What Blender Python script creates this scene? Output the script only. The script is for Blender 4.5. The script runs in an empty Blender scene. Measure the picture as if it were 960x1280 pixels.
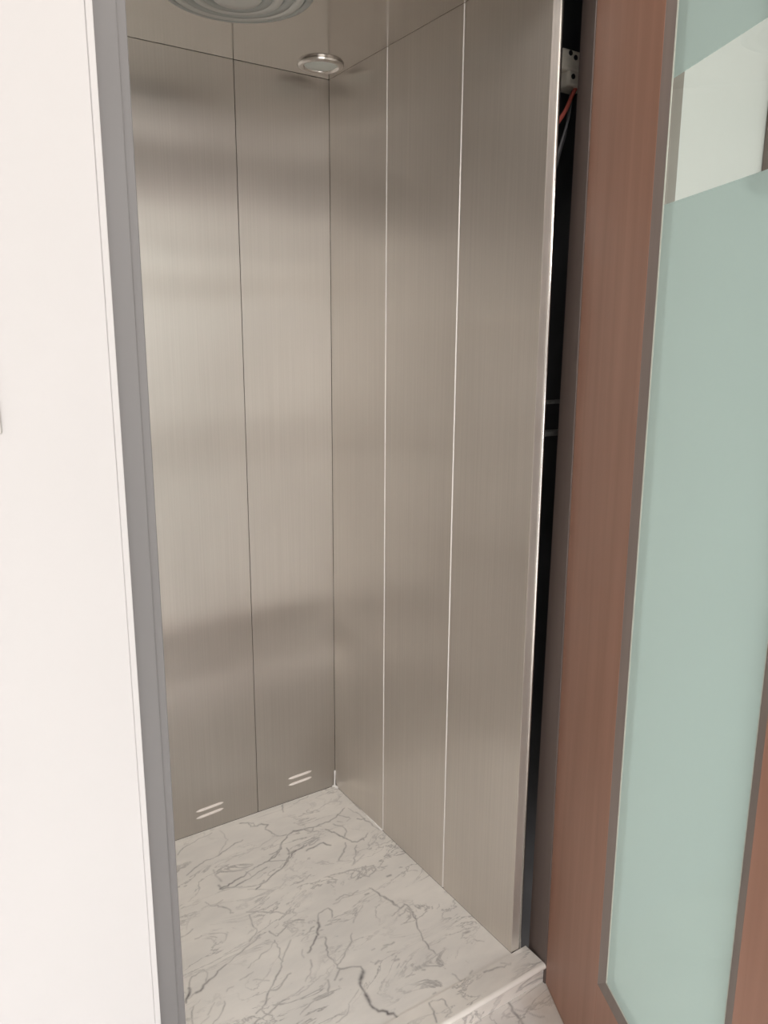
import bpy, bmesh, math, random
from math import sin, cos, pi, radians
from mathutils import Vector, Matrix, noise
random.seed(4)
COL = bpy.context.scene.collection
SC = bpy.context.scene

VEINS_CABIN=[(0.5, 1.2, [(0.5712, 1.9312), (0.6006, 1.9547), (0.6306, 1.9608), (0.6889, 1.9754)]), (0.6, 1.4, [(0.5626, 1.8333), (0.5913, 1.8506), (0.623, 1.8637), (0.6586, 1.8647), (0.6908, 1.8754), (0.7261, 1.8922), (0.7517, 1.894)]), (0.75, 1.5, [(0.6194, 1.7341), (0.6472, 1.7378), (0.6766, 1.744), (0.7045, 1.7549), (0.732, 1.7635), (0.7738, 1.7668), (0.7969, 1.7724), (0.8295, 1.797), (0.8474, 1.8252), (0.8655, 1.8358), (0.8948, 1.8509), (0.926, 1.8424)]), (0.65, 1.4, [(0.6185, 1.7317), (0.6592, 1.7208), (0.6968, 1.7279), (0.7238, 1.7361), (0.76, 1.7455)]), (0.4, 1.2, [(0.7036, 1.762), (0.7094, 1.7389)]), (0.8, 1.6, [(0.6989, 1.6799), (0.7359, 1.6932), (0.7583, 1.7075), (0.7973, 1.7216), (0.821, 1.7365), (0.846, 1.7617), (0.8913, 1.7752)]), (0.65, 1.4, [(0.7781, 1.7674), (0.8134, 1.7897), (0.8263, 1.7991)]), (0.6, 1.2, [(0.7892, 1.7912), (0.8192, 1.793)]), (0.55, 1.2, [(0.7769, 1.7648), (0.8222, 1.7391)]), (0.6, 1.8, [(0.7767, 1.9733), (0.7984, 1.9633), (0.7972, 1.9405), (0.8154, 1.9328), (0.8296, 1.9354), (0.8452, 1.9215), (0.8288, 1.9048), (0.8373, 1.8764), (0.8517, 1.8521), (0.8711, 1.8472)]), (0.5, 1.2, [(0.8001, 1.9622), (0.8114, 1.9533), (0.81, 1.9401), (0.7966, 1.9393)]), (0.6, 1.3, [(0.8437, 1.7914), (0.837, 1.7605)]), (0.4, 1.2, [(0.796, 1.6453), (0.8219, 1.6411)]), (0.3, 1.2, [(0.6629, 1.8654), (0.7157, 1.9171), (0.7125, 1.9718)]), (0.3, 1.3, [(0.7114, 1.8274), (0.7518, 1.8363), (0.7874, 1.8419), (0.8385, 1.8606)]), (0.5, 1.5, [(0.9277, 1.9913), (0.9124, 1.9549)]), (0.35, 1.2, [(0.681, 1.6914), (0.6989, 1.6799), (0.7336, 1.6546)]), (0.35, 2.0, [(0.6317, 1.8148), (0.6331, 1.7594)]), (0.5, 2.0, [(0.6212, 1.7483), (0.6244, 1.7278)]), (0.35, 1.2, [(0.7191, 1.7167), (0.738, 1.7237)]), (0.3, 1.2, [(0.7548, 1.6501), (0.7783, 1.666)]), (0.6, 1.4, [(0.7968, 1.7898), (0.8263, 1.7991), (0.8474, 1.8252), (0.8963, 1.8538), (0.926, 1.8424), (0.9673, 1.8353), (1.004, 1.8353), (1.0362, 1.8428), (1.0568, 1.854), (1.0831, 1.8705)]), (0.4, 1.2, [(0.8319, 1.8648), (0.8517, 1.8521), (0.8725, 1.8501)]), (0.55, 1.3, [(0.926, 1.8424), (0.9416, 1.8209), (0.9541, 1.836), (0.9775, 1.8288)]), (0.7, 1.5, [(0.9797, 1.8079), (0.997, 1.7739), (1.0057, 1.7495), (1.0109, 1.7351), (1.0161, 1.7133), (1.0292, 1.7049), (1.0488, 1.707), (1.0769, 1.7226)]), (0.65, 1.4, [(0.8351, 1.7652), (0.8701, 1.7674), (0.8978, 1.7711)]), (0.7, 1.6, [(0.8866, 1.7497), (0.9144, 1.7532), (0.9443, 1.7557), (0.948, 1.7424), (0.9563, 1.7335)]), (0.8, 1.6, [(0.7583, 1.7075), (0.7973, 1.7216), (0.8178, 1.7385), (0.8344, 1.7553)]), (0.5, 1.4, [(0.9982, 1.7211), (0.9736, 1.6867), (0.942, 1.6621)]), (0.45, 1.2, [(1.0196, 1.6928), (0.9964, 1.6581), (0.9694, 1.6276)]), (0.5, 1.3, [(1.0128, 1.8179), (1.0282, 1.7962), (1.0269, 1.7623), (1.0091, 1.7436)]), (0.5, 1.3, [(1.0464, 1.8525), (1.0568, 1.8376), (1.0637, 1.8251), (1.0706, 1.8126), (1.0535, 1.8076)]), (0.5, 1.6, [(1.0878, 1.8016), (1.1049, 1.7906), (1.1114, 1.7625), (1.114, 1.7217)]), (0.4, 1.2, [(1.0919, 1.8648), (1.0951, 1.8377), (1.1053, 1.8147), (1.1084, 1.7884)]), (0.55, 1.3, [(0.8931, 1.6208), (0.9231, 1.6145), (0.9534, 1.6081), (0.966, 1.5934), (0.9653, 1.5712), (0.9792, 1.5591), (1.0106, 1.5746), (1.0134, 1.5927), (0.9916, 1.6)]), (0.65, 1.5, [(0.9554, 1.5211), (0.9653, 1.4904), (0.9723, 1.4562), (0.9822, 1.4151)]), (0.5, 1.3, [(0.858, 1.5297), (0.8856, 1.5357), (0.9021, 1.5221), (0.9246, 1.5287)]), (0.35, 1.2, [(0.9576, 1.9764), (0.9784, 1.9803), (1.0171, 1.9906)]), (0.4, 1.2, [(0.9414, 1.9076), (0.9615, 1.911), (0.9805, 1.903), (1.0078, 1.9104), (1.0514, 1.9206), (1.0817, 1.9228)]), (0.5, 1.2, [(0.8032, 1.6438), (0.8317, 1.6443), (0.8484, 1.6528)]), (0.45, 1.2, [(0.8425, 1.6185), (0.8596, 1.62)]), (0.6, 2.0, [(0.933, 1.5052), (0.943, 1.5047)]), (0.6, 2.4, [(1.0214, 1.5339), (1.0311, 1.5321)]), (0.4, 1.4, [(1.0668, 1.6626), (1.0815, 1.6568), (1.1095, 1.657), (1.1195, 1.6579)]), (0.6, 2.0, [(1.0341, 1.7054), (1.052, 1.7123), (1.0504, 1.7023)]), (0.45, 1.5, [(1.0296, 1.8229), (1.0415, 1.8113)]), (0.3, 1.2, [(1.0156, 1.6458), (0.9846, 1.6313), (0.9633, 1.6248)]), (0.3, 1.2, [(1.0118, 1.5096), (1.0029, 1.5091)]), (0.35, 1.0, [(0.4176, 1.4317), (0.4348, 1.4375), (0.4491, 1.4433)]), (0.75, 2.0, [(0.4491, 1.4433), (0.479, 1.4569), (0.5099, 1.4709), (0.5376, 1.4833)]), (0.55, 1.3, [(0.5376, 1.4833), (0.5696, 1.4962), (0.6017, 1.5076), (0.6257, 1.5149), (0.6411, 1.5256)]), (0.5, 1.2, [(0.6104, 1.5197), (0.6347, 1.535), (0.6424, 1.5484), (0.6391, 1.5693), (0.6465, 1.6029)]), (0.45, 1.2, [(0.5748, 1.4452), (0.6002, 1.4572), (0.6183, 1.4672), (0.6405, 1.4702), (0.6621, 1.4864)]), (0.7, 1.6, [(0.675, 1.4986), (0.7032, 1.5119), (0.7262, 1.5213), (0.7378, 1.522), (0.7547, 1.5111)]), (0.6, 1.4, [(0.6639, 1.4903), (0.6602, 1.4674), (0.6565, 1.4451), (0.6485, 1.4356), (0.6512, 1.4196), (0.6339, 1.3979), (0.612, 1.3801), (0.5948, 1.3646), (0.5765, 1.3461), (0.5573, 1.325), (0.5394, 1.3202)]), (0.4, 1.2, [(0.653, 1.4232), (0.6754, 1.4477), (0.6967, 1.4692)]), (0.7, 2.0, [(0.5267, 1.2985), (0.5435, 1.3015)]), (0.6, 1.4, [(0.5435, 1.3015), (0.5637, 1.3046), (0.5952, 1.3172), (0.6172, 1.3156)]), (0.4, 1.2, [(0.5903, 1.3204), (0.6123, 1.3188), (0.6361, 1.3205), (0.6596, 1.3272)]), (0.5, 1.3, [(0.5892, 1.3595), (0.6025, 1.353), (0.624, 1.3634), (0.6512, 1.3775)]), (0.5, 1.4, [(0.5687, 1.707), (0.5751, 1.6856), (0.5915, 1.6722), (0.611, 1.6482), (0.6084, 1.633)]), (0.5, 1.6, [(0.6079, 1.6361), (0.615, 1.6315)]), (0.45, 1.3, [(0.5884, 1.6828), (0.5969, 1.686), (0.6093, 1.6897)]), (0.5, 1.2, [(0.6445, 1.6153), (0.6703, 1.5988), (0.6979, 1.5782), (0.7369, 1.5503)]), (0.4, 1.3, [(0.5081, 1.4096), (0.5256, 1.4136)]), (0.35, 1.2, [(0.5455, 1.4229), (0.5804, 1.4277)]), (0.4, 1.4, [(0.4508, 1.3733), (0.4656, 1.3883), (0.4743, 1.3952)]), (0.25, 1.2, [(0.4216, 1.4085), (0.4497, 1.4195)]), (0.35, 1.2, [(0.5083, 1.7171), (0.5326, 1.7158), (0.5571, 1.7145)]), (0.35, 1.2, [(0.5711, 1.4064), (0.601, 1.3849)]), (0.45, 1.5, [(0.6755, 1.5458), (0.6841, 1.5566)]), (0.45, 1.2, [(0.6809, 1.5263), (0.6941, 1.5311)]), (0.55, 1.3, [(0.665, 1.5233), (0.6723, 1.5004)]), (0.25, 1.2, [(0.4958, 1.6402), (0.5196, 1.679)]), (0.5, 1.3, [(0.7969, 1.5117), (0.8141, 1.5147), (0.8262, 1.5154), (0.8302, 1.5015), (0.8186, 1.481)]), (0.5, 1.2, [(0.7969, 1.5117), (0.78, 1.484)]), (0.85, 2.0, [(0.78, 1.484), (0.7764, 1.4702), (0.7609, 1.4485)]), (0.75, 1.6, [(0.7561, 1.4464), (0.737, 1.428), (0.7135, 1.4108)]), (0.5, 1.2, [(0.7471, 1.4678), (0.7575, 1.477), (0.7652, 1.4774)]), (0.55, 1.3, [(0.7718, 1.4311), (0.7615, 1.4122), (0.7547, 1.3868), (0.7533, 1.3585), (0.7533, 1.3395)]), (0.6, 1.5, [(0.7494, 1.3327), (0.7615, 1.3226), (0.7801, 1.3176), (0.7971, 1.3066), (0.7962, 1.2932)]), (0.95, 3.6, [(0.7934, 1.2904), (0.7822, 1.2793), (0.7713, 1.2662)]), (0.8, 2.2, [(0.7698, 1.2649), (0.7672, 1.249), (0.7665, 1.2365)]), (0.95, 3.0, [(0.7655, 1.2349), (0.7639, 1.2211), (0.7621, 1.2116)]), (0.85, 2.0, [(0.7621, 1.2116), (0.7606, 1.1939), (0.7658, 1.1803), (0.7741, 1.177), (0.7791, 1.1636), (0.7898, 1.1587), (0.7977, 1.1395)]), (0.45, 1.3, [(0.7527, 1.3259), (0.7398, 1.3158), (0.7271, 1.3059)]), (0.5, 1.3, [(0.8334, 1.407), (0.8201, 1.3846), (0.7963, 1.3698), (0.7692, 1.3483), (0.7513, 1.3361)]), (0.4, 1.3, [(0.7084, 1.3875), (0.7017, 1.3681), (0.6869, 1.3499), (0.669, 1.3388)]), (0.45, 1.8, [(0.7143, 1.3141), (0.7077, 1.2961), (0.6928, 1.2754)]), (0.4, 1.2, [(0.618, 1.2655), (0.6422, 1.2744), (0.6753, 1.2867)]), (0.35, 1.1, [(0.6735, 1.2057), (0.7029, 1.2107), (0.7279, 1.2358), (0.7596, 1.2539)]), (0.65, 1.4, [(0.9716, 1.4744), (0.9752, 1.4543), (0.9818, 1.4268)]), (0.55, 1.3, [(0.9491, 1.4026), (0.9766, 1.413), (0.9963, 1.4174)]), (0.5, 1.2, [(0.9662, 1.3916), (0.991, 1.4037)]), (0.75, 1.8, [(0.9982, 1.4019), (1.0028, 1.3848), (0.995, 1.362)]), (0.5, 2.0, [(0.8301, 1.2948), (0.8421, 1.2989)]), (0.6, 2.4, [(0.8738, 1.2785), (0.884, 1.2767)]), (0.4, 1.4, [(0.8652, 1.323), (0.8817, 1.3248)]), (0.4, 1.2, [(0.8775, 1.2954), (0.8863, 1.2971)]), (0.4, 1.4, [(0.7373, 1.2993), (0.743, 1.3001)]), (0.4, 1.4, [(0.8463, 1.3351), (0.854, 1.3351)]), (0.35, 1.2, [(0.8449, 1.5207), (0.8722, 1.5265), (0.8978, 1.5218)]), (0.3, 1.2, [(0.8546, 1.436), (0.8774, 1.4543), (0.9063, 1.4754)]), (0.3, 1.2, [(0.7076, 1.4269), (0.6989, 1.4032)]), (0.3, 1.2, [(0.768, 1.3781), (0.7919, 1.3876)]), (0.3, 1.2, [(0.7052, 1.4791), (0.7283, 1.4958)]), (0.3, 1.2, [(0.7165, 1.4513), (0.7382, 1.4579)]), (0.35, 1.2, [(0.6163, 1.3205), (0.6395, 1.3141), (0.6869, 1.3273)]), (0.5, 1.2, [(0.9706, 1.4728), (0.9751, 1.4478), (0.9828, 1.4283)]), (0.7, 1.5, [(0.9991, 1.4214), (1.0033, 1.3936), (1.0003, 1.371), (0.9806, 1.336), (0.9731, 1.308), (0.9632, 1.2635)]), (0.5, 1.2, [(0.9632, 1.2635), (0.9673, 1.2424), (0.9592, 1.2057)]), (0.4, 1.2, [(0.9638, 1.1737), (0.9714, 1.1405), (0.9763, 1.1346), (1.0028, 1.1429)]), (0.5, 1.3, [(0.9573, 1.4057), (0.9956, 1.4164)]), (0.45, 1.2, [(0.963, 1.3915), (0.9907, 1.4018)]), (0.5, 1.2, [(1.0844, 1.537), (1.0784, 1.5203), (1.1036, 1.5082)]), (0.65, 2.4, [(1.0208, 1.5331), (1.0322, 1.5338)]), (0.65, 2.2, [(0.8755, 1.2804), (0.8821, 1.2761)]), (0.4, 1.6, [(0.878, 1.3309), (0.9042, 1.3266)]), (0.5, 1.6, [(0.9126, 1.2211), (0.9175, 1.2179)]), (0.4, 1.2, [(1.0746, 1.2296), (1.09, 1.2102)]), (0.5, 2.0, [(1.0679, 1.2567), (1.08, 1.2554)]), (0.45, 1.3, [(1.0756, 1.3723), (1.0628, 1.3625)]), (0.3, 1.2, [(0.8733, 1.3091), (0.8929, 1.3026)]), (0.4, 2.0, [(0.9977, 1.1518), (1.0088, 1.1562)]), (0.5, 2.0, [(0.893, 1.1527), (0.9004, 1.1533)])]
VEINS_SILL=[(0.6, 1.3, [(1.0268, 1.1359), (1.0479, 1.131), (1.0756, 1.1219)]), (0.35, 1.2, [(1.0756, 1.1219), (1.0971, 1.1227)]), (0.55, 1.3, [(0.8693, 1.1362), (0.8656, 1.1129), (0.8537, 1.088)]), (0.65, 1.5, [(0.8887, 1.1316), (0.9007, 1.1291), (0.8979, 1.1074)]), (0.4, 1.2, [(0.8979, 1.1074), (0.8934, 1.0898), (0.8778, 1.0873)]), (0.35, 1.3, [(0.9448, 1.1193), (0.9459, 1.0973)]), (0.35, 1.2, [(0.8693, 1.1362), (0.8887, 1.1316)]), (0.3, 1.2, [(1.0774, 1.1354), (1.0937, 1.119)])]
VEINS_HALL=[(0.6, 1.8, [(1.0579, 1.0907), (1.0475, 1.0596)]), (0.7, 2.4, [(1.0475, 1.0596), (1.0479, 1.0436), (1.0437, 1.023), (1.0366, 1.0049)]), (0.35, 1.2, [(1.0505, 1.063), (1.0729, 1.0379), (1.0966, 1.0095)]), (0.35, 1.2, [(1.0728, 1.0486), (1.0918, 1.047), (1.1239, 1.0372)])]


# ------------------------------------------------------------------ materials
def mat(name):
    m = bpy.data.materials.new(name); m.use_nodes = True
    nt = m.node_tree
    return m, nt, nt.nodes['Principled BSDF']

def N(nt, kind, **kw):
    n = nt.nodes.new(kind)
    for k, v in kw.items():
        if k in n.inputs: n.inputs[k].default_value = v
        else: setattr(n, k, v)
    return n

def plain(name, col, rough=.5, metal=0.0, var=.04, scale=8.0, bump=0.0, spec=.5, stretch=(1, 1, 1)):
    """one-colour surface with a soft procedural mottling"""
    m, nt, b = mat(name)
    tc = N(nt, 'ShaderNodeTexCoord'); mp = N(nt, 'ShaderNodeMapping')
    mp.inputs['Scale'].default_value = stretch
    nt.links.new(tc.outputs['Object'], mp.inputs['Vector'])
    no = N(nt, 'ShaderNodeTexNoise', Scale=scale, Detail=4.0)
    nt.links.new(mp.outputs['Vector'], no.inputs['Vector'])
    cr = N(nt, 'ShaderNodeValToRGB')
    cr.color_ramp.elements[0].position = .3; cr.color_ramp.elements[1].position = .7
    cr.color_ramp.elements[0].color = (*[c * (1 - var) for c in col], 1)
    cr.color_ramp.elements[1].color = (*[min(1, c * (1 + var)) for c in col], 1)
    nt.links.new(no.outputs['Fac'], cr.inputs['Fac'])
    nt.links.new(cr.outputs['Color'], b.inputs['Base Color'])
    b.inputs['Roughness'].default_value = rough
    b.inputs['Metallic'].default_value = metal
    b.inputs['Specular IOR Level'].default_value = spec
    if bump:
        bp = N(nt, 'ShaderNodeBump', Strength=bump, Distance=.002)
        nt.links.new(no.outputs['Fac'], bp.inputs['Height'])
        nt.links.new(bp.outputs['Normal'], b.inputs['Normal'])
    return m

def steel(name, col, rough, aniso, wave, grain=1.0, seed=0.0):
    """brushed stainless sheet, vertical grain, gently buckled"""
    m, nt, b = mat(name)
    b.inputs['Metallic'].default_value = 1.0
    b.inputs['Anisotropic'].default_value = aniso
    tc = N(nt, 'ShaderNodeTexCoord')
    geo = N(nt, 'ShaderNodeNewGeometry')
    if aniso:
        tg = N(nt, 'ShaderNodeCombineXYZ', Z=1.0)
        nt.links.new(tg.outputs[0], b.inputs['Tangent'])
        b.inputs['Anisotropic Rotation'].default_value = ANISO_ROT
    # fine grain
    mp = N(nt, 'ShaderNodeMapping'); mp.inputs['Scale'].default_value = (260, 260, 2.0)
    nt.links.new(geo.outputs['Position'], mp.inputs['Vector'])
    g = N(nt, 'ShaderNodeTexNoise', Scale=1.0, Detail=3.0)
    nt.links.new(mp.outputs['Vector'], g.inputs['Vector'])
    # cloudy wear
    mp2 = N(nt, 'ShaderNodeMapping'); mp2.inputs['Scale'].default_value = (5, 5, 3.0)
    mp2.inputs['Location'].default_value = (seed, seed * 2, seed)
    nt.links.new(geo.outputs['Position'], mp2.inputs['Vector'])
    c = N(nt, 'ShaderNodeTexNoise', Scale=1.0, Detail=5.0, Roughness=.6)
    nt.links.new(mp2.outputs['Vector'], c.inputs['Vector'])
    mx = N(nt, 'ShaderNodeMath', operation='MULTIPLY_ADD')
    nt.links.new(g.outputs['Fac'], mx.inputs[0]); mx.inputs[1].default_value = .18 * grain
    add = N(nt, 'ShaderNodeMath', operation='MULTIPLY_ADD')
    nt.links.new(c.outputs['Fac'], add.inputs[0]); add.inputs[1].default_value = .16; add.inputs[2].default_value = 1 - .09 * grain - .08
    nt.links.new(add.outputs[0], mx.inputs[2])
    vm = N(nt, 'ShaderNodeVectorMath', operation='SCALE')
    vm.inputs[0].default_value = col
    nt.links.new(mx.outputs[0], vm.inputs['Scale'])
    nt.links.new(vm.outputs[0], b.inputs['Base Color'])
    rr = N(nt, 'ShaderNodeMath', operation='MULTIPLY_ADD')
    nt.links.new(c.outputs['Fac'], rr.inputs[0]); rr.inputs[1].default_value = .1; rr.inputs[2].default_value = rough - .05
    nt.links.new(rr.outputs[0], b.inputs['Roughness'])
    # buckling of the sheet: slow waves, mostly up the height
    mp3 = N(nt, 'ShaderNodeMapping'); mp3.inputs['Scale'].default_value = (.9, .9, 3.2)
    mp3.inputs['Location'].default_value = (seed, 0, seed * 3 + .3)
    nt.links.new(geo.outputs['Position'], mp3.inputs['Vector'])
    w = N(nt, 'ShaderNodeTexNoise', Scale=1.0, Detail=1.0)
    nt.links.new(mp3.outputs['Vector'], w.inputs['Vector'])
    sz = N(nt, 'ShaderNodeSeparateXYZ'); nt.links.new(geo.outputs['Position'], sz.inputs[0])
    ph = N(nt, 'ShaderNodeMath', operation='MULTIPLY_ADD'); nt.links.new(sz.outputs['Z'], ph.inputs[0])
    ph.inputs[1].default_value = 2 * pi / .50; ph.inputs[2].default_value = seed
    ph2 = N(nt, 'ShaderNodeMath', operation='MULTIPLY_ADD'); nt.links.new(w.outputs['Fac'], ph2.inputs[0]); ph2.inputs[1].default_value = 6.0
    nt.links.new(ph.outputs[0], ph2.inputs[2])
    sn = N(nt, 'ShaderNodeMath', operation='SINE'); nt.links.new(ph2.outputs[0], sn.inputs[0])
    hs = N(nt, 'ShaderNodeMath', operation='MULTIPLY_ADD'); nt.links.new(sn.outputs[0], hs.inputs[0]); hs.inputs[1].default_value = .16
    nt.links.new(w.outputs['Fac'], hs.inputs[2])
    bp = N(nt, 'ShaderNodeBump', Strength=1.0, Distance=wave)
    nt.links.new(hs.outputs[0], bp.inputs['Height'])
    bp2 = N(nt, 'ShaderNodeBump', Strength=.12 * grain, Distance=.0004)
    nt.links.new(g.outputs['Fac'], bp2.inputs['Height'])
    nt.links.new(bp.outputs['Normal'], bp2.inputs['Normal'])
    nt.links.new(bp2.outputs['Normal'], b.inputs['Normal'])
    return m

def marble(name, attr, base=(.88, .85, .805), stain=None):
    m, nt, b = mat(name)
    geo = N(nt, 'ShaderNodeNewGeometry')
    # vein direction runs on the diagonal of the slab
    mp = N(nt, 'ShaderNodeMapping'); mp.inputs['Rotation'].default_value = (0, 0, radians(-32))
    mp.inputs['Scale'].default_value = (5, 13, 8)
    nt.links.new(geo.outputs['Position'], mp.inputs['Vector'])
    no = N(nt, 'ShaderNodeTexNoise', Scale=1.0, Detail=8.0, Roughness=.62, Distortion=.8)
    nt.links.new(mp.outputs['Vector'], no.inputs['Vector'])
    # thin secondary veins where the noise crosses .5
    sub = N(nt, 'ShaderNodeMath', operation='SUBTRACT'); nt.links.new(no.outputs['Fac'], sub.inputs[0]); sub.inputs[1].default_value = .5
    ab = N(nt, 'ShaderNodeMath', operation='ABSOLUTE'); nt.links.new(sub.outputs[0], ab.inputs[0])
    r1 = N(nt, 'ShaderNodeMapRange'); nt.links.new(ab.outputs[0], r1.inputs['Value'])
    r1.inputs['From Min'].default_value = 0; r1.inputs['From Max'].default_value = .022
    r1.inputs['To Min'].default_value = .5; r1.inputs['To Max'].default_value = 0
    n2 = N(nt, 'ShaderNodeTexNoise', Scale=6.0, Detail=3.0)
    nt.links.new(geo.outputs['Position'], n2.inputs['Vector'])
    r2 = N(nt, 'ShaderNodeMapRange'); nt.links.new(n2.outputs['Fac'], r2.inputs['Value'])
    r2.inputs['From Min'].default_value = .40; r2.inputs['From Max'].default_value = .60
    mu = N(nt, 'ShaderNodeMath', operation='MULTIPLY'); nt.links.new(r1.outputs[0], mu.inputs[0]); nt.links.new(r2.outputs[0], mu.inputs[1])
    at = N(nt, 'ShaderNodeAttribute', attribute_name=attr)
    # break the main veins up a little
    n3 = N(nt, 'ShaderNodeTexNoise', Scale=60.0, Detail=4.0); nt.links.new(geo.outputs['Position'], n3.inputs['Vector'])
    r3 = N(nt, 'ShaderNodeMapRange'); nt.links.new(n3.outputs['Fac'], r3.inputs['Value'])
    r3.inputs['From Min'].default_value = .3; r3.inputs['From Max'].default_value = .6; r3.inputs['To Min'].default_value = .55
    m3 = N(nt, 'ShaderNodeMath', operation='MULTIPLY'); nt.links.new(at.outputs['Fac'], m3.inputs[0]); nt.links.new(r3.outputs[0], m3.inputs[1])
    mxx = N(nt, 'ShaderNodeMath', operation='MAXIMUM'); nt.links.new(mu.outputs[0], mxx.inputs[0]); nt.links.new(m3.outputs[0], mxx.inputs[1])
    # cloudy ground colour
    n4 = N(nt, 'ShaderNodeTexNoise', Scale=1.0, Detail=6.0, Roughness=.6); nt.links.new(mp.outputs['Vector'], n4.inputs['Vector'])
    cr = N(nt, 'ShaderNodeValToRGB'); nt.links.new(n4.outputs['Fac'], cr.inputs['Fac'])
    e = cr.color_ramp.elements
    e[0].position = .3; e[0].color = (base[0] * .86, base[1] * .865, base[2] * .875, 1)
    e[1].position = .65; e[1].color = (*base, 1)
    mix = N(nt, 'ShaderNodeMix', data_type='RGBA')
    nt.links.new(mxx.outputs[0], mix.inputs['Factor'])
    nt.links.new(cr.outputs['Color'], mix.inputs['A']); mix.inputs['B'].default_value = (.10, .092, .095, 1)
    out = mix.outputs['Result']
    if stain:
        tc = N(nt, 'ShaderNodeVectorMath', operation='DISTANCE'); nt.links.new(geo.outputs['Position'], tc.inputs[0]); tc.inputs[1].default_value = stain
        ns = N(nt, 'ShaderNodeTexNoise', Scale=30.0, Detail=4.0); nt.links.new(geo.outputs['Position'], ns.inputs['Vector'])
        ma = N(nt, 'ShaderNodeMath', operation='MULTIPLY_ADD'); nt.links.new(ns.outputs['Fac'], ma.inputs[0]); ma.inputs[1].default_value = .09
        nt.links.new(tc.outputs['Value'], ma.inputs[2])
        rs = N(nt, 'ShaderNodeMapRange'); nt.links.new(ma.outputs[0], rs.inputs['Value'])
        rs.inputs['From Min'].default_value = .05; rs.inputs['From Max'].default_value = .15; rs.inputs['To Min'].default_value = .6; rs.inputs['To Max'].default_value = 0
        mx2 = N(nt, 'ShaderNodeMix', data_type='RGBA'); nt.links.new(rs.outputs[0], mx2.inputs['Factor'])
        nt.links.new(out, mx2.inputs['A']); mx2.inputs['B'].default_value = (.50, .42, .33, 1); out = mx2.outputs['Result']
    nt.links.new(out, b.inputs['Base Color'])
    b.inputs['Roughness'].default_value = .32
    return m

def wood(name, a, c, rough=.42):
    m, nt, b = mat(name)
    tc = N(nt, 'ShaderNodeTexCoord'); mp = N(nt, 'ShaderNodeMapping'); mp.inputs['Scale'].default_value = (34, 34, 1.6)
    nt.links.new(tc.outputs['Object'], mp.inputs['Vector'])
    no = N(nt, 'ShaderNodeTexNoise', Scale=1.0, Detail=6.0, Roughness=.55, Distortion=.4)
    nt.links.new(mp.outputs['Vector'], no.inputs['Vector'])
    cr = N(nt, 'ShaderNodeValToRGB'); nt.links.new(no.outputs['Fac'], cr.inputs['Fac'])
    cr.color_ramp.elements[0].position = .3; cr.color_ramp.elements[0].color = (*a, 1)
    cr.color_ramp.elements[1].position = .72; cr.color_ramp.elements[1].color = (*c, 1)
    nt.links.new(cr.outputs['Color'], b.inputs['Base Color'])
    b.inputs['Roughness'].default_value = rough
    bp = N(nt, 'ShaderNodeBump', Strength=.15, Distance=.0005); nt.links.new(no.outputs['Fac'], bp.inputs['Height'])
    nt.links.new(bp.outputs['Normal'], b.inputs['Normal'])
    return m

ANISO_ROT = 0.25
M = {}
M['steel_back_darkened'] = steel('brushed_steel_darkened', (.535, .507, .474), .40, .7, .016, seed=1.3)  # same steel as the other walls, colour darkened to dim this wall
M['steel_side_lightened'] = steel('brushed_steel_lightened', (.735, .695, .65), .40, .7, .021, grain=.8, seed=4.1)  # same steel, colour lightened to lift the right wall's brightness
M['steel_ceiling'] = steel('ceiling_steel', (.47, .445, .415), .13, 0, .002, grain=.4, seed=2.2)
M['steel_brightened'] = steel('brushed_steel_brightened', (.86, .83, .79), .55, .3, .016, seed=7.7)  # same steel, colour lightened to bounce light and brighten the front return
M['steel_edge'] = plain('polished_edge', (.85, .84, .82), .2, 1.0, .02)
M['steel_seam_glint'] = plain('painted_seam_glint', (.88, .85, .82), .55, .5, .03)  # highlight along the panel seams put into a paler colour
M['steel_dull'] = plain('dull_steel', (.33, .31, .30), .5, 1.0, .05)
M['chrome'] = plain('chrome', (.62, .60, .575), .16, 1.0, .02)
M['gap'] = plain('dark_gap', (.07, .065, .06), .8, 0, .1)
M['marble'] = marble('cabin_marble', 'vein')
M['marble_sill'] = marble('sill_marble', 'vein', base=(.88, .84, .785))
M['marble_hall'] = marble('hall_marble', 'vein', base=(.80, .77, .74), stain=(1.15, 1.02, -.05))
M['nose'] = plain('nose_marble', (.90, .87, .82), .22, 0, .05, 9)
M['plaster'] = plain('white_paint', (.508, .497, .496), .7, 0, .012, 3.0, .05)
M['frame_glare'] = plain('brown_frame_glare_grey', (.15, .145, .145), .45, 0, .05, 5, 0, .5, (1, 1, .3))  # glare over the dark brown frame, put into an even grey
M['frame_brown'] = wood('dark_brown_jamb', (.105, .078, .069), (.128, .096, .084), .55)
M['wood'] = wood('red_brown_wood', (.30, .152, .103), (.37, .194, .135), .38)
M['bead'] = wood('grey_brown_bead', (.19, .155, .14), (.23, .19, .17), .4)
M['sealant'] = plain('sealant', (.52, .54, .48), .5, 0, .08, 60)
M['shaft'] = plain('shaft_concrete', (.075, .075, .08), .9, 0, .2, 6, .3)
M['putty'] = plain('white_putty', (.82, .80, .78), .8, 0, .06, 90, .4)
M['louvre'] = plain('pale_louvre', (.80, .74, .70), .35, 0, .03)
M['lamp_ring'] = plain('satin_ring', (.34, .36, .35), .42, .35, .03)
M['lamp_ring_pale'] = plain('satin_ring_pale', (.50, .51, .49), .36, .4, .03)
M['lens'] = plain('frosted_lens', (.56, .60, .57), .4, 0, .05)
M['cream'] = plain('cream_plastic', (.78, .73, .63), .6, 0, .1, 40, .2)
M['red'] = plain('red_insulation', (.55, .12, .09), .5, 0, .08)
M['grey_cable'] = plain('grey_insulation', (.22, .22, .23), .5, 0, .08)
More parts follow.
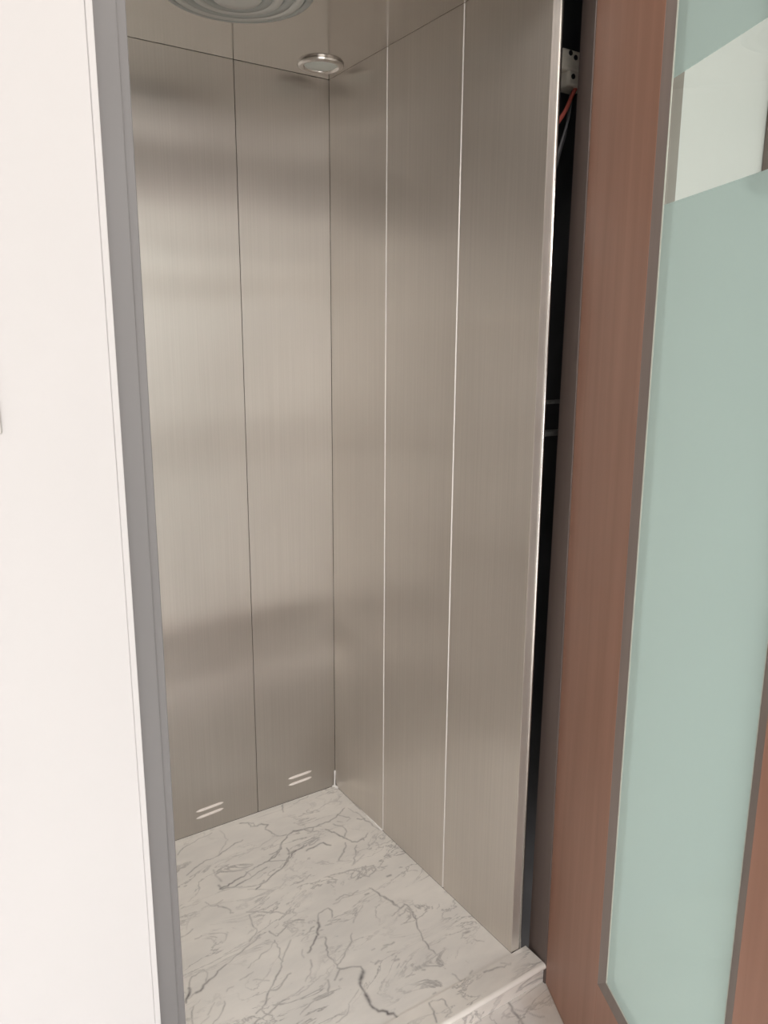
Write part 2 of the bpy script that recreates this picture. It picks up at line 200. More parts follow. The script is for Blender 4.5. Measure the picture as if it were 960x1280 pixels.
M['bracket'] = plain('bracket_steel', (.30, .30, .29), .5, .5, .25, 60)
M['black'] = plain('black_plastic', (.02, .02, .022), .5, 0, .1)
M['plate'] = plain('panel_plate', (.45, .44, .42), .35, .6, .04)

def glass_mats():
    # sandblasted face with one clear band; back face clear float glass
    m, nt, b = mat('sandblasted_glass')
    nt.nodes.remove(b); out = nt.nodes['Material Output']
    tc = N(nt, 'ShaderNodeTexCoord'); sx = N(nt, 'ShaderNodeSeparateXYZ'); nt.links.new(tc.outputs['Object'], sx.inputs[0])
    lo = N(nt, 'ShaderNodeMath', operation='GREATER_THAN'); nt.links.new(sx.outputs['Z'], lo.inputs[0]); lo.inputs[1].default_value = BAND[0]
    hi = N(nt, 'ShaderNodeMath', operation='LESS_THAN'); nt.links.new(sx.outputs['Z'], hi.inputs[0]); hi.inputs[1].default_value = BAND[1]
    band = N(nt, 'ShaderNodeMath', operation='MULTIPLY'); nt.links.new(lo.outputs[0], band.inputs[0]); nt.links.new(hi.outputs[0], band.inputs[1])
    tr = N(nt, 'ShaderNodeBsdfTranslucent', Color=(.43, .54, .515, 1))
    df = N(nt, 'ShaderNodeBsdfDiffuse', Color=(.30, .39, .37, 1))
    rf = N(nt, 'ShaderNodeBsdfRefraction', Color=(.56, .69, .655, 1), Roughness=.42, IOR=1.02)
    m1 = N(nt, 'ShaderNodeMixShader'); m1.inputs[0].default_value = .28
    nt.links.new(tr.outputs[0], m1.inputs[1]); nt.links.new(df.outputs[0], m1.inputs[2])
    m1b = N(nt, 'ShaderNodeMixShader'); m1b.inputs[0].default_value = .22
    nt.links.new(m1.outputs[0], m1b.inputs[1]); nt.links.new(rf.outputs[0], m1b.inputs[2])
    gs = N(nt, 'ShaderNodeBsdfGlossy', Color=(.9, .95, .93, 1), Roughness=.32)
    fr = N(nt, 'ShaderNodeFresnel', IOR=1.3)
    m2 = N(nt, 'ShaderNodeMixShader'); nt.links.new(fr.outputs[0], m2.inputs[0]); nt.links.new(m1b.outputs[0], m2.inputs[1]); nt.links.new(gs.outputs[0], m2.inputs[2])
    ct = N(nt, 'ShaderNodeBsdfTransparent', Color=(.82, .90, .865, 1))
    cg = N(nt, 'ShaderNodeBsdfGlossy', Color=(1, 1, 1, 1), Roughness=.02)
    f2 = N(nt, 'ShaderNodeFresnel', IOR=1.4)
    m3 = N(nt, 'ShaderNodeMixShader'); nt.links.new(f2.outputs[0], m3.inputs[0]); nt.links.new(ct.outputs[0], m3.inputs[1]); nt.links.new(cg.outputs[0], m3.inputs[2])
    fin = N(nt, 'ShaderNodeMixShader'); nt.links.new(band.outputs[0], fin.inputs[0]); nt.links.new(m2.outputs[0], fin.inputs[1]); nt.links.new(m3.outputs[0], fin.inputs[2])
    nt.links.new(fin.outputs[0], out.inputs['Surface'])
    m_, nt, b = mat('clear_glass_back')
    nt.nodes.remove(b); out = nt.nodes['Material Output']
    ct = N(nt, 'ShaderNodeBsdfTransparent', Color=(.93, .97, .95, 1))
    nt.links.new(ct.outputs[0], out.inputs['Surface'])
    return m, m_
BAND = (1.630, 1.806)
M['frost'], M['glass_back'] = glass_mats()

# ------------------------------------------------------------------ mesh helpers
def link(name, bm, mats, parent=None, smooth=False):
    me = bpy.data.meshes.new(name)
    bmesh.ops.recalc_face_normals(bm, faces=bm.faces[:])
    bm.to_mesh(me); bm.free()
    if not isinstance(mats, (list, tuple)): mats = [mats]
    for m in mats: me.materials.append(m)
    if smooth:
        for p in me.polygons: p.use_smooth = True
    o = bpy.data.objects.new(name, me); COL.objects.link(o)
    if parent: o.parent = parent
    return o

def empty(name, loc):
    o = bpy.data.objects.new(name, None); COL.objects.link(o); o.location = loc; o.empty_display_size = .05
    return o

def tag(o, label=None, cat=None, kind=None, group=None):
    for k, v in (('label', label), ('category', cat), ('kind', kind), ('group', group)):
        if v: o[k] = v
    return o

def hexa(bm, c8, bev=0.0, seg=2):
    """c8: four corners of the bottom ring then four of the top ring"""
    t = bmesh.new()
    v = [t.verts.new(c) for c in c8]
    for f in ((0, 1, 2, 3), (7, 6, 5, 4), (0, 4, 5, 1), (1, 5, 6, 2), (2, 6, 7, 3), (3, 7, 4, 0)):
        t.faces.new([v[i] for i in f])
    bmesh.ops.recalc_face_normals(t, faces=t.faces[:])
    if bev: bmesh.ops.bevel(t, geom=t.edges[:], offset=bev, segments=seg, affect='EDGES', profile=.5)
    me = bpy.data.meshes.new('tmp'); t.to_mesh(me); t.free(); bm.from_mesh(me); bpy.data.meshes.remove(me)

def box(bm, x0, x1, y0, y1, z0, z1, bev=0.0, seg=2):
    hexa(bm, [(x0, y0, z0), (x1, y0, z0), (x1, y1, z0), (x0, y1, z0), (x0, y0, z1), (x1, y0, z1), (x1, y1, z1), (x0, y1, z1)], bev, seg)

def B(*boxes, bev=0.0, seg=2):
    bm = bmesh.new()
    for b in boxes: box(bm, *b, bev=bev, seg=seg)
    return bm

def lathe(prof, n=72):
    bm = bmesh.new(); rings = []
    for r, z in prof:
        if r < 1e-6: rings.append([bm.verts.new((0, 0, z))])
        else: rings.append([bm.verts.new((r * cos(2 * pi * i / n), r * sin(2 * pi * i / n), z)) for i in range(n)])
    for a, b in zip(rings, rings[1:]):
        for i in range(n):
            j = (i + 1) % n
            if len(a) == 1 and len(b) == 1: continue
            if len(a) == 1: bm.faces.new((a[0], b[i], b[j]))
            elif len(b) == 1: bm.faces.new((a[i], b[0], a[j]))
            else: bm.faces.new((a[i], b[i], b[j], a[j]))
    return bm

def tube(bm, pts, r, n=8):
    pts = [Vector(p) for p in pts]; rings = []
    for i, p in enumerate(pts):
        t = (pts[min(i + 1, len(pts) - 1)] - pts[max(i - 1, 0)]).normalized()
        a = t.cross(Vector((.3, .9, .2))).normalized(); b = t.cross(a)
        rings.append([bm.verts.new(p + r * (cos(2 * pi * k / n) * a + sin(2 * pi * k / n) * b)) for k in range(n)])
    for a, b in zip(rings, rings[1:]):
        for k in range(n): bm.faces.new((a[k], a[(k + 1) % n], b[(k + 1) % n], b[k]))
    bm.faces.new(rings[0]); bm.faces.new(rings[-1][::-1])

def vein_slab(name, x0, x1, y0, y1, zt, thick, step, veins, material, nose=0.0):
    """marble slab: fine grid on top carrying the slab's own vein pattern"""
    nx = max(2, int(round((x1 - x0) / step))); ny = max(2, int(round((y1 - y0) / step)))
    dx = (x1 - x0) / nx; dy = (y1 - y0) / ny
    val = [0.0] * ((nx + 1) * (ny + 1))
    def splat(p, q, dk, hw):
        m_ = hw * 3
        i0 = max(0, int((min(p[0], q[0]) - m_ - x0) / dx)); i1 = min(nx, int((max(p[0], q[0]) + m_ - x0) / dx) + 1)
        j0 = max(0, int((min(p[1], q[1]) - m_ - y0) / dy)); j1 = min(ny, int((max(p[1], q[1]) + m_ - y0) / dy) + 1)
        vx, vy = q[0] - p[0], q[1] - p[1]; L2 = vx * vx + vy * vy + 1e-12
        for j in range(j0, j1 + 1):
            yy = y0 + j * dy
            for i in range(i0, i1 + 1):
                xx = x0 + i * dx
                t = max(0, min(1, ((xx - p[0]) * vx + (yy - p[1]) * vy) / L2))
                d = math.hypot(xx - p[0] - t * vx, yy - p[1] - t * vy)
                a = dk * math.exp(-(d / hw) ** 2)
                k = j * (nx + 1) + i
                if a > val[k]: val[k] = a
    for dk, w, pts in veins:
        for a, b in zip(pts, pts[1:]):
            n = max(1, int(math.hypot(b[0] - a[0], b[1] - a[1]) / .007))
            prev = None
            for s in range(n + 1):
                t = s / n
                x = a[0] + (b[0] - a[0]) * t; y = a[1] + (b[1] - a[1]) * t
                if 0 < s < n:
                    ox = .006 * noise.noise((x * 38, y * 38, 1.7)) + .0035 * noise.noise((x * 110, y * 110, 4.7))
                    oy = .006 * noise.noise((x * 38, y * 38, 9.1)) + .0035 * noise.noise((x * 110, y * 110, 6.3))
                    x += ox; y += oy
                k_ = .5 + .5 * max(-1, min(1, 1.8 * noise.noise((x * 28, y * 28, 3.3))))
                if prev: splat(prev, (x, y), min(1, dk * 1.15) * (.72 + .28 * k_), (.0013 * w + .0002) * (.6 + .6 * k_))
                prev = (x, y)
    bm = bmesh.new()
    lay = bm.verts.layers.float.new('vein')
    vs = []
    for j in range(ny + 1):
        for i in range(nx + 1):
            x, y = x0 + i * dx, y0 + j * dy
            z = zt
            if nose and y - y0 < nose:
                q = 1 - (y - y0) / nose; z = zt - nose * (1 - math.sqrt(max(0, 1 - q * q)))
            v = bm.verts.new((x, y, z)); v[lay] = val[j * (nx + 1) + i]; vs.append(v)
    for j in range(ny):
        for i in range(nx):
            k = j * (nx + 1) + i
            bm.faces.new((vs[k], vs[k + 1], vs[k + nx + 2], vs[k + nx + 1]))
    # skirt and underside
    rim = [vs[i] for i in range(nx + 1)] + [vs[j * (nx + 1) + nx] for j in range(1, ny + 1)] + \
          [vs[ny * (nx + 1) + i] for i in range(nx - 1, -1, -1)] + [vs[j * (nx + 1)] for j in range(ny - 1, 0, -1)]
    low = [bm.verts.new((v.co.x, v.co.y, zt - thick)) for v in rim]
    n = len(rim)
    for i in range(n): bm.faces.new((rim[i], low[i], low[(i + 1) % n], rim[(i + 1) % n]))
    bm.faces.new(low)
    o = link(name, bm, material)
    if nose:
        for p in o.data.polygons: p.use_smooth = len(p.vertices) == 4 and abs(p.normal.z) > .05
    return o

# ------------------------------------------------------------------ dimensions (metres)
XR, YB, ZC = 1.1205, 1.9962, 2.1174        # cabin right wall, back wall, ceiling
XL, YF = .278, 1.147                        # cabin left wall, cabin front edge
XJ = .3166                                  # left jamb, right edge
YD = 1.0745                                 # front of the door frame
FH = -.05                                   # landing floor level

# ------------------------------------------------------------------ cabin shell
fl = vein_slab('floor', XL, XR, 1.1438, YB, 0.0, .04, .0022,
               VEINS_CABIN + [(d, w, [(x - .34, y - .02) for x, y in p]) for d, w, p in VEINS_CABIN if max(q[0] for q in p) < .88], M['marble'])
tag(fl, 'white marble lift cabin floor with dark grey veins', 'floor', 'structure')
sill = vein_slab('trim_1', .30, 1.1640, YD + .007, 1.1437, .0025, .0525, .0022, VEINS_SILL, M['marble_sill'])
bm = bmesh.new(); rings = []
for x in (.30, 1.1638):
    rings.append([bm.verts.new((x, YD + .0072 - .0078 * sin(a), -.0053 + .0078 * cos(a))) for a in [pi * i / 12 for i in range(13)]])
for k in range(12): bm.faces.new((rings[0][k], rings[0][k + 1], rings[1][k + 1], rings[1][k]))
for rg in rings: bm.faces.new(rg)
tag(link('rounded_nose', bm, M['nose'], sill), 'pale polished rounded front edge')
tag(sill, 'pale marble threshold strip with rounded nose between cabin floor and landing', 'threshold', 'structure')

# ceiling sheet
bm = B((XL - .02, XR + .02, YF - .003, YB + .02, ZC, ZC + .012))
tag(link('ceiling', bm, M['steel_ceiling']), 'shiny stainless steel lift cabin ceiling', 'ceiling', 'structure')

def wall_root(name, bm, label):
    return tag(link(name, bm, M['gap']), label, 'wall', 'structure')

ZP = ZC - .0005                             # top of the panels, thin dark joint under the ceiling
# back wall: three panels in front of a dark backing
SB = .8463; SB2 = .5721
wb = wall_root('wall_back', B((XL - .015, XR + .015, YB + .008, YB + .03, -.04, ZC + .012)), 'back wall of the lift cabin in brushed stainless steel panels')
def louvre(parent, x0, x1, za, zb):
    bm = bmesh.new()
    prof = [(0, -.0042), (-.0030, -.0034), (-.0050, -.0008), (-.0046, .0018), (-.0022, .0036), (0, .0042)]
    L = []
    n = 14
    for i in range(n + 1):
        t = i / n; s = min(1, 6 * t, 6 * (1 - t)) ** .5 if 0 < t < 1 else .05
        x = x0 + (x1 - x0) * t; z = za + (zb - za) * t
        L.append([bm.verts.new((x, YB + p[0] * s, z + p[1] * s)) for p in prof])
    for a, b in zip(L, L[1:]):
        for k in range(len(prof) - 1): bm.faces.new((a[k], b[k], b[k + 1], a[k + 1]))
    bm.faces.new(L[0]); bm.faces.new(L[-1][::-1])
    o = link('vent_louvre', bm, M['louvre'], parent, True); tag(o, 'bright raised vent louvre near the floor'); return o
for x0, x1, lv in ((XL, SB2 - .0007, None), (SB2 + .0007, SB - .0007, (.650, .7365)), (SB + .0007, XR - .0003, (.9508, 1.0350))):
    p = link('wall_panel', B((x0, x1, YB, YB + .008, 0.001, ZP), bev=.0004, seg=1), M['steel_back_darkened'], wb)
    if lv:
        if lv[0] < .8: zz = ((.0705, .0735), (.0485, .0535))
        else: zz = ((.0788, .0810), (.0566, .0595))
        for a, b in zz: louvre(p, lv[0], lv[1], a, b)
# right wall
wr = wall_root('wall_right', B((XR + .008, XR + .02, YF + .01, YB + .03, -.04, ZC + .012)), 'right wall of the lift cabin in tall brushed stainless steel panels')
S1, S2 = 1.708, 1.4149
def side_panel(y0, y1, lean=0.0, front=.0022):
    bm = bmesh.new(); c = .0016
    # section: flat face, chamfered long edges, front ones in a pale painted glint
    def ring(z, off):
        return [(XR + .008, y0, z), (XR + front, y0, z), (XR - off[0], y0 + (c if front else .0002), z), (XR - off[1], y1 - c, z), (XR + .0022, y1, z), (XR + .008, y1, z)]
    lo = [bm.verts.new(p) for p in ring(.001, (0, 0))]
    hi = [bm.verts.new(p) for p in ring(ZP, (lean, 0))]
    n = 6
    for i in range(n):
        f = bm.faces.new((lo[i], lo[(i + 1) % n], hi[(i + 1) % n], hi[i]))
        if i in (0, 1) and front: f.material_index = 1
    bm.faces.new(lo[::-1]); bm.faces.new(hi)
    return link('wall_panel', bm, [M['steel_side_lightened'], M['steel_seam_glint']], wr)
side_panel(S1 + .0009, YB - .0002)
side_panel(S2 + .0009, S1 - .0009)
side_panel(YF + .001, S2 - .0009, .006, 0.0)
# folded front return of the right wall with a bright rolled lip
bm = bmesh.new()
hexa(bm, [(XR + .0002, YF, .001), (1.1455, YF - .001, .001), (1.1455, YF + .006, .001), (XR + .0002, YF + .006, .001),
          (XR - .0058, YF, ZC), (1.1345, YF - .001, ZC), (1.1345, YF + .006, ZC), (XR - .0058, YF + .006, ZC)])
link('front_return', bm, M['steel_brightened'], wr)  # lightened steel copy stands for the brighter front face
bm = bmesh.new(); tube(bm, [(1.1468, YF - .001, .001), (1.1413, YF - .001, 1.06), (1.1358, YF - .001, ZC)], .0034, 12)
tag(link('rolled_lip', bm, M['steel_edge'], wr, True), 'bright polished lip')
bm = bmesh.new()
hexa(bm, [(1.148, YF + .006, 0), (1.1535, YF + .006, 0), (1.1535, YF + .03, 0), (1.148, YF + .03, 0),
          (1.137, YF + .006, ZC), (1.1425, YF + .006, ZC), (1.1425, YF + .03, ZC), (1.137, YF + .03, ZC)])
link('edge_channel', bm, M['steel_dull'], wr)
# left wall (out of sight behind the jamb, seen only as reflection)
wl = wall_root('wall_left', B((XL - .02, XL - .008, YF, YB + .03, -.04, ZC + .012)), 'left wall of the lift cabin in brushed stainless steel')
for y0, y1 in ((YF, S2 - .0009), (S2 + .0009, S1 - .0009), (S1 + .0009, YB - .001)):
    link('wall_panel', B((XL - .008, XL, y0, y1, .001, ZP), bev=.0008, seg=1), M['steel_brightened'], wl)
# white putty in the floor corner and along the first side panel
bm = bmesh.new()
tube(bm, [(XR - .002, YB - .002, .056), (XR - .003, YB - .003, .03), (XR - .005, YB - .005, .008), (XR - .008, YB - .006, .001)], .0026, 8)
tube(bm, [(XR - .012, YB - .003, .0015), (XR - .004, YB - .004, .004), (XR - .003, YB - .02, .0015)], .004, 8)
tube(bm, [(XR - .0005, 1.87, .0006), (XR - .0009, 1.80, .001), (XR - .0008, 1.712, .001)], .0022, 8)
tag(link('corner_putty', bm, M['putty'], wb, True), 'white putty smeared in the floor corner')

# ------------------------------------------------------------------ lift shaft around the cabin
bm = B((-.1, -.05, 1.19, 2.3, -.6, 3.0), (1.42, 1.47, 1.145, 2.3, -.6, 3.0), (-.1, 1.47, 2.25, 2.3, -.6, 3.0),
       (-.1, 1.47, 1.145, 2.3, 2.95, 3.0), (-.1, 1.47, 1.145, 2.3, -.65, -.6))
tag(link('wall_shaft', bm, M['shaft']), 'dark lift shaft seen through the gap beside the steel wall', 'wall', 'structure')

# ------------------------------------------------------------------ landing
bm = B((-1.7, .2595, 1.0545, 1.19, FH, 2.75), (1.26, 2.7, 1.0745, 1.145, FH, 2.75), (.2595, 1.26, 1.0645, 1.14, 2.17, 2.75))
wf = tag(link('wall_front', bm, M['plaster']), 'bright white painted wall at the left of the lift doorway', 'wall', 'structure')
bm = bmesh.new()
box(bm, .2596, .2688, 1.0525, 1.10, FH, 2.17, .0016, 3)
tag(link('corner_bead', bm, M['plaster'], wf), 'raised white plaster edge along the frame')
# landing floor, ceiling and the far sides
hf = vein_slab('floor', .70, 1.163, .55, YD + .0068, FH, .04, .003, VEINS_HALL, M['marble_hall'])
tag(hf, 'white marble landing floor below the threshold by the door', 'floor', 'structure')
bm = B((-1.7, .70, -1.9, YD - .0005, FH - .04, FH), (1.163, 2.7, -1.9, YD - .0005, FH - .04, FH), (.70, 1.163, -1.9, .55, FH - .04, FH))
link('floor_slab', bm, M['marble_hall'], hf)
hc = tag(link('ceiling', B((-1.7, 2.7, -1.9, 1.19, 2.75, 2.8)), M['plaster']), 'white landing ceiling', 'ceiling', 'structure')
bm = B((.33, 1.07, -.07, .0, 2.715, 2.75), (.33, 1.07, .60, .67, 2.715, 2.75), (.33, .40, .0, .60, 2.715, 2.75), (1.0, 1.07, .0, .60, 2.715, 2.75), bev=.003)
link('fill_light_frame', bm, M['plaster'], hc)  # frame made up around the added fill light, out of view
la = bpy.data.lights.new('added_fill_light', 'AREA'); la.shape = 'RECTANGLE'; la.size = .6; la.size_y = .6; la.energy = 10.5; la.color = (1.0, .94, .87)  # unseen light added to brighten the cabin floor
lo = bpy.data.objects.new('added_fill_light', la); COL.objects.link(lo); lo.location = (.70, .30, 2.722)
bm = B((-1.75, -1.7, -1.9, 1.19, FH, 2.8), (2.7, 2.75, -1.9, 1.19, FH, 2.8))
tag(link('wall_side', bm, M['plaster']), 'white side walls of the landing', 'wall', 'structure')
bm = B((-1.7, 2.7, -1.95, -1.85, FH, .06), (-1.7, 2.7, -1.95, -1.85, 2.45, 2.8))
tag(link('wall_parapet', bm, M['plaster']), 'white parapet of the open landing', 'wall', 'structure')
# dark frame of a neighbouring window on the landing wall, seen through the clear band
bm = B((1.694, 1.80, 1.045, 1.0735, 1.76, 2.2), bev=.003)
tag(link('trim_2', bm, M['frame_brown']), 'dark upright trim on the landing wall, seen through the clear band of the door glass', 'trim', 'structure')

# door frame: left jamb greyed for glare, dark brown right jamb, head
df = tag(empty('door_frame', (.30, YD, FH)), 'lift door frame, dark brown, with glare painted grey on the left jamb', 'door frame', 'structure')
def kid(name, bm, m, parent, label=None):
    o = link(name, bm, m, parent); o.matrix_parent_inverse = Matrix.Translation(-parent.location)
    if label: o['label'] = label
    return o
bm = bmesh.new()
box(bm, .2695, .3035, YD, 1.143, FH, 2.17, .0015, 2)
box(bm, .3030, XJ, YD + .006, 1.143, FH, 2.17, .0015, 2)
kid('left_jamb', bm, M['frame_glare'], df, 'jamb with a stepped inner edge, coloured grey for glare')
bm = bmesh.new(); rings = []
for k in range(25):
    t = k / 24; z = FH + (2.17 - FH) * t
    xa = 1.1640 - .0173 * t; xb = 1.1745 + .0105 * t
    rings.append([bm.verts.new(p) for p in ((xa, YD + .0015, z), (xa + .0015, YD, z), (1.255, YD, z), (1.255, 1.1435, z), (xb, 1.1435, z))])
for a, b in zip(rings, rings[1:]):
    for k in range(5): bm.faces.new((a[k], a[(k + 1) % 5], b[(k + 1) % 5], b[k]))
bm.faces.new(rings[0]); bm.faces.new(rings[-1][::-1])
kid('right_jamb', bm, M['frame_brown'], df, 'dark brown jamb')
kid('head_jamb', B((.3166, 1.146, YD, 1.143, 2.10, 2.17), bev=.0015), M['frame_brown'], df)

# ------------------------------------------------------------------ the open door leaf
TH = radians(24.5)
HB = Vector((1.1640, YD - .001, 0.0))                  # hinge line at the floor
DU = Vector((-sin(TH), -cos(TH), 0)); DN = Vector((-cos(TH), sin(TH), 0))
LEAN = Vector((-.0155 / 2.005, 0, 1))
def D(u, z, d): return DU * u + LEAN * z + DN * d
door = tag(empty('door_1', HB), 'reddish brown wooden door with frosted glass panel, swung open beside the cabin', 'door', 'structure')
def slabD(bm, q, d0, d1, bev=0.0):
    """q: four (u, z) corners in the door plane, between depths d0 and d1"""
    hexa(bm, [D(u, z, d0) for u, z in q] + [D(u, z, d1) for u, z in q], bev, 2)
def rect(u0, u1, z0, z1): return [(u0, z0), (u1, z0), (u1, z1), (u0, z1)]
DB, DT = -.0475, 2.085
G0, G1, GZ0, GZ1 = .2575, .655, .195, 1.965            # opening for the glass
DEP = .036; W = .865
for u0, u1 in ((0.0, G0), (G1, W)):
    bm = bmesh.new(); slabD(bm, rect(u0, u1, DB, DT), 0, -DEP, .0012); link('stile', bm, M['wood'], door)
for z0, z1 in ((DB, GZ0), (GZ1, DT)):
    bm = bmesh.new(); slabD(bm, rect(G0, G1, z0, z1), -.0001, -DEP + .0002); link('rail', bm, M['wood'], door)
b = .0225; gd = .0075
outer = rect(G0, G1, GZ0, GZ1); inner = rect(G0 + b, G1 - b, GZ0 + b, GZ1 - b)
for i in range(4):
    j = (i + 1) % 4
    bm = bmesh.new()
    A_ = [D(*outer[i], -.0004), D(*outer[j], -.0004), D(*inner[j], -gd + .0009), D(*inner[i], -gd + .0009)]
    B_ = [D(*outer[i], -.012), D(*outer[j], -.012), D(*inner[j], -.012), D(*inner[i], -.012)]
    hexa(bm, B_ + A_)
    link('glazing_bead', bm, M['bead'], door)
for i in range(4):
    j = (i + 1) % 4
    bm = bmesh.new(); inn = rect(G0 + .009, G1 - .009, GZ0 + .009, GZ1 - .009)
    hexa(bm, [D(*outer[i], -.0137), D(*outer[j], -.0137), D(*inn[j], -.0137), D(*inn[i], -.0137),
              D(*outer[i], -DEP - .001), D(*outer[j], -DEP - .001), D(*inn[j], -DEP + .003), D(*inn[i], -DEP + .003)])
    link('glazing_bead', bm, M['bead'], door)
pane = bmesh.new()
slabD(pane, rect(G0 + b - .004, G1 - b + .004, GZ0 + b - .004, GZ1 - b + .004), -gd, -gd - .006)
po = link('glass_pane', pane, [M['frost'], M['glass_back']], door)
po['label'] = 'frosted glass pane with one clear band near the top'
for p in po.data.polygons:
    if p.normal.dot(DN) < .9: p.material_index = 1
bm = bmesh.new(); s = .0022
for i in range(4):
    j = (i + 1) % 4
    ii = rect(G0 + b, G1 - b, GZ0 + b, GZ1 - b); jj = rect(G0 + b + s, G1 - b - s, GZ0 + b + s, GZ1 - b - s)
    hexa(bm, [D(*ii[i], -gd), D(*ii[j], -gd), D(*jj[j], -gd), D(*jj[i], -gd), D(*ii[i], -gd + .0014), D(*ii[j], -gd + .0014), D(*jj[j], -gd + .0006), D(*jj[i], -gd + .0006)])
link('glass_sealant', bm, M['sealant'], door)

# ------------------------------------------------------------------ fittings
t = tag(empty('ceiling_fixture', (.6985, 1.6205, ZC)), 'large round ceiling fixture of concentric stepped rings, cut by the top edge', 'ceiling light')
link('outer_ring', lathe([(.1565, 0), (.157, -.004), (.153, -.0075), (.1435, -.0085), (.1405, -.006), (.1405, 0)]), M['lamp_ring'], t, True)
for r0, r1, dz, m_ in ((.139, .119, .010, 'lamp_ring_pale'), (.1175, .097, .0125, 'lamp_ring'), (.0955, .075, .015, 'lamp_ring_pale'), (.0735, .052, .0175, 'lamp_ring')):
    link('stepped_ring', lathe([(r0, 0), (r0, -dz + .004), (r0 - .003, -dz), (r1 + .007, -dz + .0015), (r1, -dz + .006), (r1, 0)]), M[m_], t, True)
link('centre_disc', lathe([(.051, 0), (.051, -.017), (.046, -.021), (.02, -.023), (0, -.0235)]), M['lamp_ring_pale'], t, True)
t = tag(empty('downlight', (1.0450, 1.9040, ZC)), 'small round recessed downlight with a chrome rim in the ceiling corner', 'ceiling light')
link('bezel', lathe([(.0585, 0), (.0595, -.003), (.0560, -.0075), (.0480, -.0090), (.0430, -.006), (.0400, -.001), (.040, 0)]), M['chrome'], t, True)
tag(link('lens', lathe([(.0415, -.0035), (.03, -.0055), (.015, -.0065), (0, -.007)]), M['lens'], t, True), 'greyish frosted lens')

# landing call plate on the white wall
t = tag(empty('call_plate', (.065, 1.0545, 1.36)), 'grey edge of a call plate on the white wall', 'call panel')
kid('faceplate', B((.002, .1248, 1.0465, 1.0545, 1.3095, 1.452), bev=.002), M['plate'], t)
for z in (1.345, 1.405):
    bm = lathe([(.016, 0), (.016, .003), (.013, .005), (0, .0055)], 32)
    o = link('button', bm, M['steel_edge'], t, True); o.rotation_euler = (pi / 2, 0, 0); o.location = (0, -.008, z - 1.36)

# things in the shaft, seen through the gap
t = tag(empty('lock_housing', (1.285, 1.262, 1.985)), 'dirty cream lock housing high in the dark gap', 'lock housing')
bm = bmesh.new()
box(bm, 1.245, 1.33, 1.25, 1.30, 1.972, 2.012, .006, 3)
box(bm, 1.268, 1.33, 1.252, 1.30, 1.945, 1.980, .006, 3)
kid('housing_body', bm, M['cream'], t)
for x, z in ((1.268, 2.004), (1.283, 1.998), (1.279, 1.962)):
    bm = lathe([(.005, 0), (.005, .002), (0, .002)], 16)
    o = link('screw_hole', bm, M['black'], t); o.rotation_euler = (pi / 2, 0, 0); o.location = (x - 1.285, 1.2505 - 1.262, z - 1.985)
def cable(pts, r, m_, label):
    bm = bmesh.new()
    P = [Vector(p) for p in pts]; out = []
    for i in range(len(P) - 1):
        p0, p1, p2, p3 = P[max(i - 1, 0)], P[i], P[i + 1], P[min(i + 2, len(P) - 1)]
        for k in range(8):
            s_ = k / 8
            out.append(.5 * ((2 * p1) + (p2 - p0) * s_ + (2 * p0 - 5 * p1 + 4 * p2 - p3) * s_ ** 2 + (3 * p1 - p0 - 3 * p2 + p3) * s_ ** 3))
    out.append(P[-1]); tube(bm, out, r, 8)
    tag(link('cable', bm, M[m_], None, True), label, 'cable', None, 'cables hanging in the shaft')
cable([(1.300, 1.262, 1.946), (1.285, 1.258, 1.925), (1.268, 1.256, 1.897), (1.250, 1.258, 1.872), (1.225, 1.262, 1.84)], .0045, 'red', 'red cable hanging under the cream lock housing')
cable([(1.305, 1.275, 1.946), (1.292, 1.270, 1.89), (1.272, 1.270, 1.83), (1.250, 1.274, 1.765), (1.220, 1.28, 1.70)], .003, 'grey_cable', 'grey cable sloping down behind the red cable')
cable([(1.310, 1.285, 1.94), (1.300, 1.283, 1.87), (1.284, 1.283, 1.82), (1.264, 1.285, 1.75), (1.22, 1.29, 1.64)], .003, 'grey_cable', 'second grey cable, deepest in the gap')
for z, h_, lab in ((1.294, .006, 'thin pale bracket bar across the dark gap, upper one'), (1.2235, .010, 'dull bracket bar across the dark gap, lower one')):
    bm = bmesh.new(); box(bm, 1.20, 1.42, 1.25, 1.285, z - h_ / 2, z + h_ / 2, .001, 1); box(bm, 1.40, 1.42, 1.25, 1.285, z - .03, z + .03, .001, 1)
    tag(link('shaft_bracket', bm, M['bracket']), lab, 'bracket', None, 'brackets in the shaft')

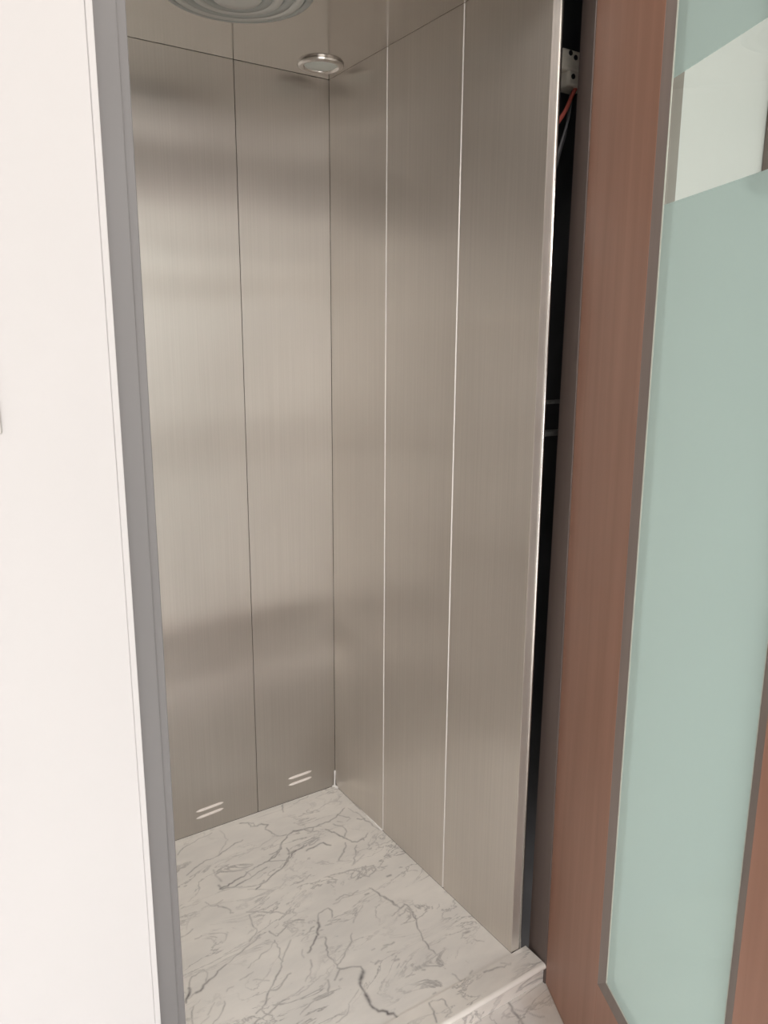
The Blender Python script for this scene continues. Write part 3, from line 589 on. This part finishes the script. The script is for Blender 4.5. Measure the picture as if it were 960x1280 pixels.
# ------------------------------------------------------------------ daylight
w = bpy.data.worlds.new('World'); SC.world = w; w.use_nodes = True
nt = w.node_tree; bg = nt.nodes['Background']
tc = N(nt, 'ShaderNodeTexCoord'); sx = N(nt, 'ShaderNodeSeparateXYZ'); nt.links.new(tc.outputs['Generated'], sx.inputs[0])
cr = N(nt, 'ShaderNodeValToRGB'); nt.links.new(sx.outputs['Z'], cr.inputs['Fac'])
e = cr.color_ramp.elements
e[0].position = 0.0; e[0].color = (.55, .52, .49, 1)
e[1].position = .12; e[1].color = (1.0, .97, .94, 1)
x = cr.color_ramp.elements.new(.6); x.color = (.96, .97, 1.0, 1)
nt.links.new(cr.outputs['Color'], bg.inputs['Color']); bg.inputs['Strength'].default_value = 3.0
ld = bpy.data.lights.new('daylight_portal', 'AREA'); ld.shape = 'RECTANGLE'; ld.size = 4.4; ld.size_y = 2.15; ld.cycles.is_portal = True
lo = bpy.data.objects.new('daylight_portal', ld); COL.objects.link(lo); lo.location = (.5, -1.9, 1.375); lo.rotation_euler = (radians(90), 0, 0)

su = bpy.data.lights.new('sun', 'SUN'); su.energy = 3.0; su.angle = radians(1.0); su.color = (1.0, .95, .88)
so = bpy.data.objects.new('sun', su); COL.objects.link(so); so.rotation_euler = (radians(46), 0, radians(-10))

# ------------------------------------------------------------------ camera
cd = bpy.data.cameras.new('Camera'); cam = bpy.data.objects.new('Camera', cd); COL.objects.link(cam)
r_ = Vector((0.8373638170952329, -0.5466191123346981, 0.005420687237612981))
u_ = Vector((0.11204953799066321, 0.18133711187672347, 0.9770167618277016))
b_ = Vector((-0.5350390068544352, -0.8175110995495017, 0.2130935551760878))
cam.matrix_world = Matrix(((r_.x, u_.x, b_.x, 0), (r_.y, u_.y, b_.y, 0), (r_.z, u_.z, b_.z, 1.42), (0, 0, 0, 1)))
cd.sensor_fit = 'VERTICAL'; cd.sensor_height = 36.0; cd.lens = 962.6117 * 36.0 / 1280.0; cd.clip_start = .02
SC.camera = cam
vs = SC.view_settings
vs.view_transform = 'Standard'; vs.look = 'None'; vs.gamma = 1.0; vs.use_curve_mapping = False
vs.exposure = 0.62
SC.cycles.max_bounces = 16; SC.cycles.diffuse_bounces = 6; SC.cycles.glossy_bounces = 10; SC.cycles.transmission_bounces = 8
SC.cycles.transparent_max_bounces = 12; SC.cycles.sample_clamp_indirect = 6.0
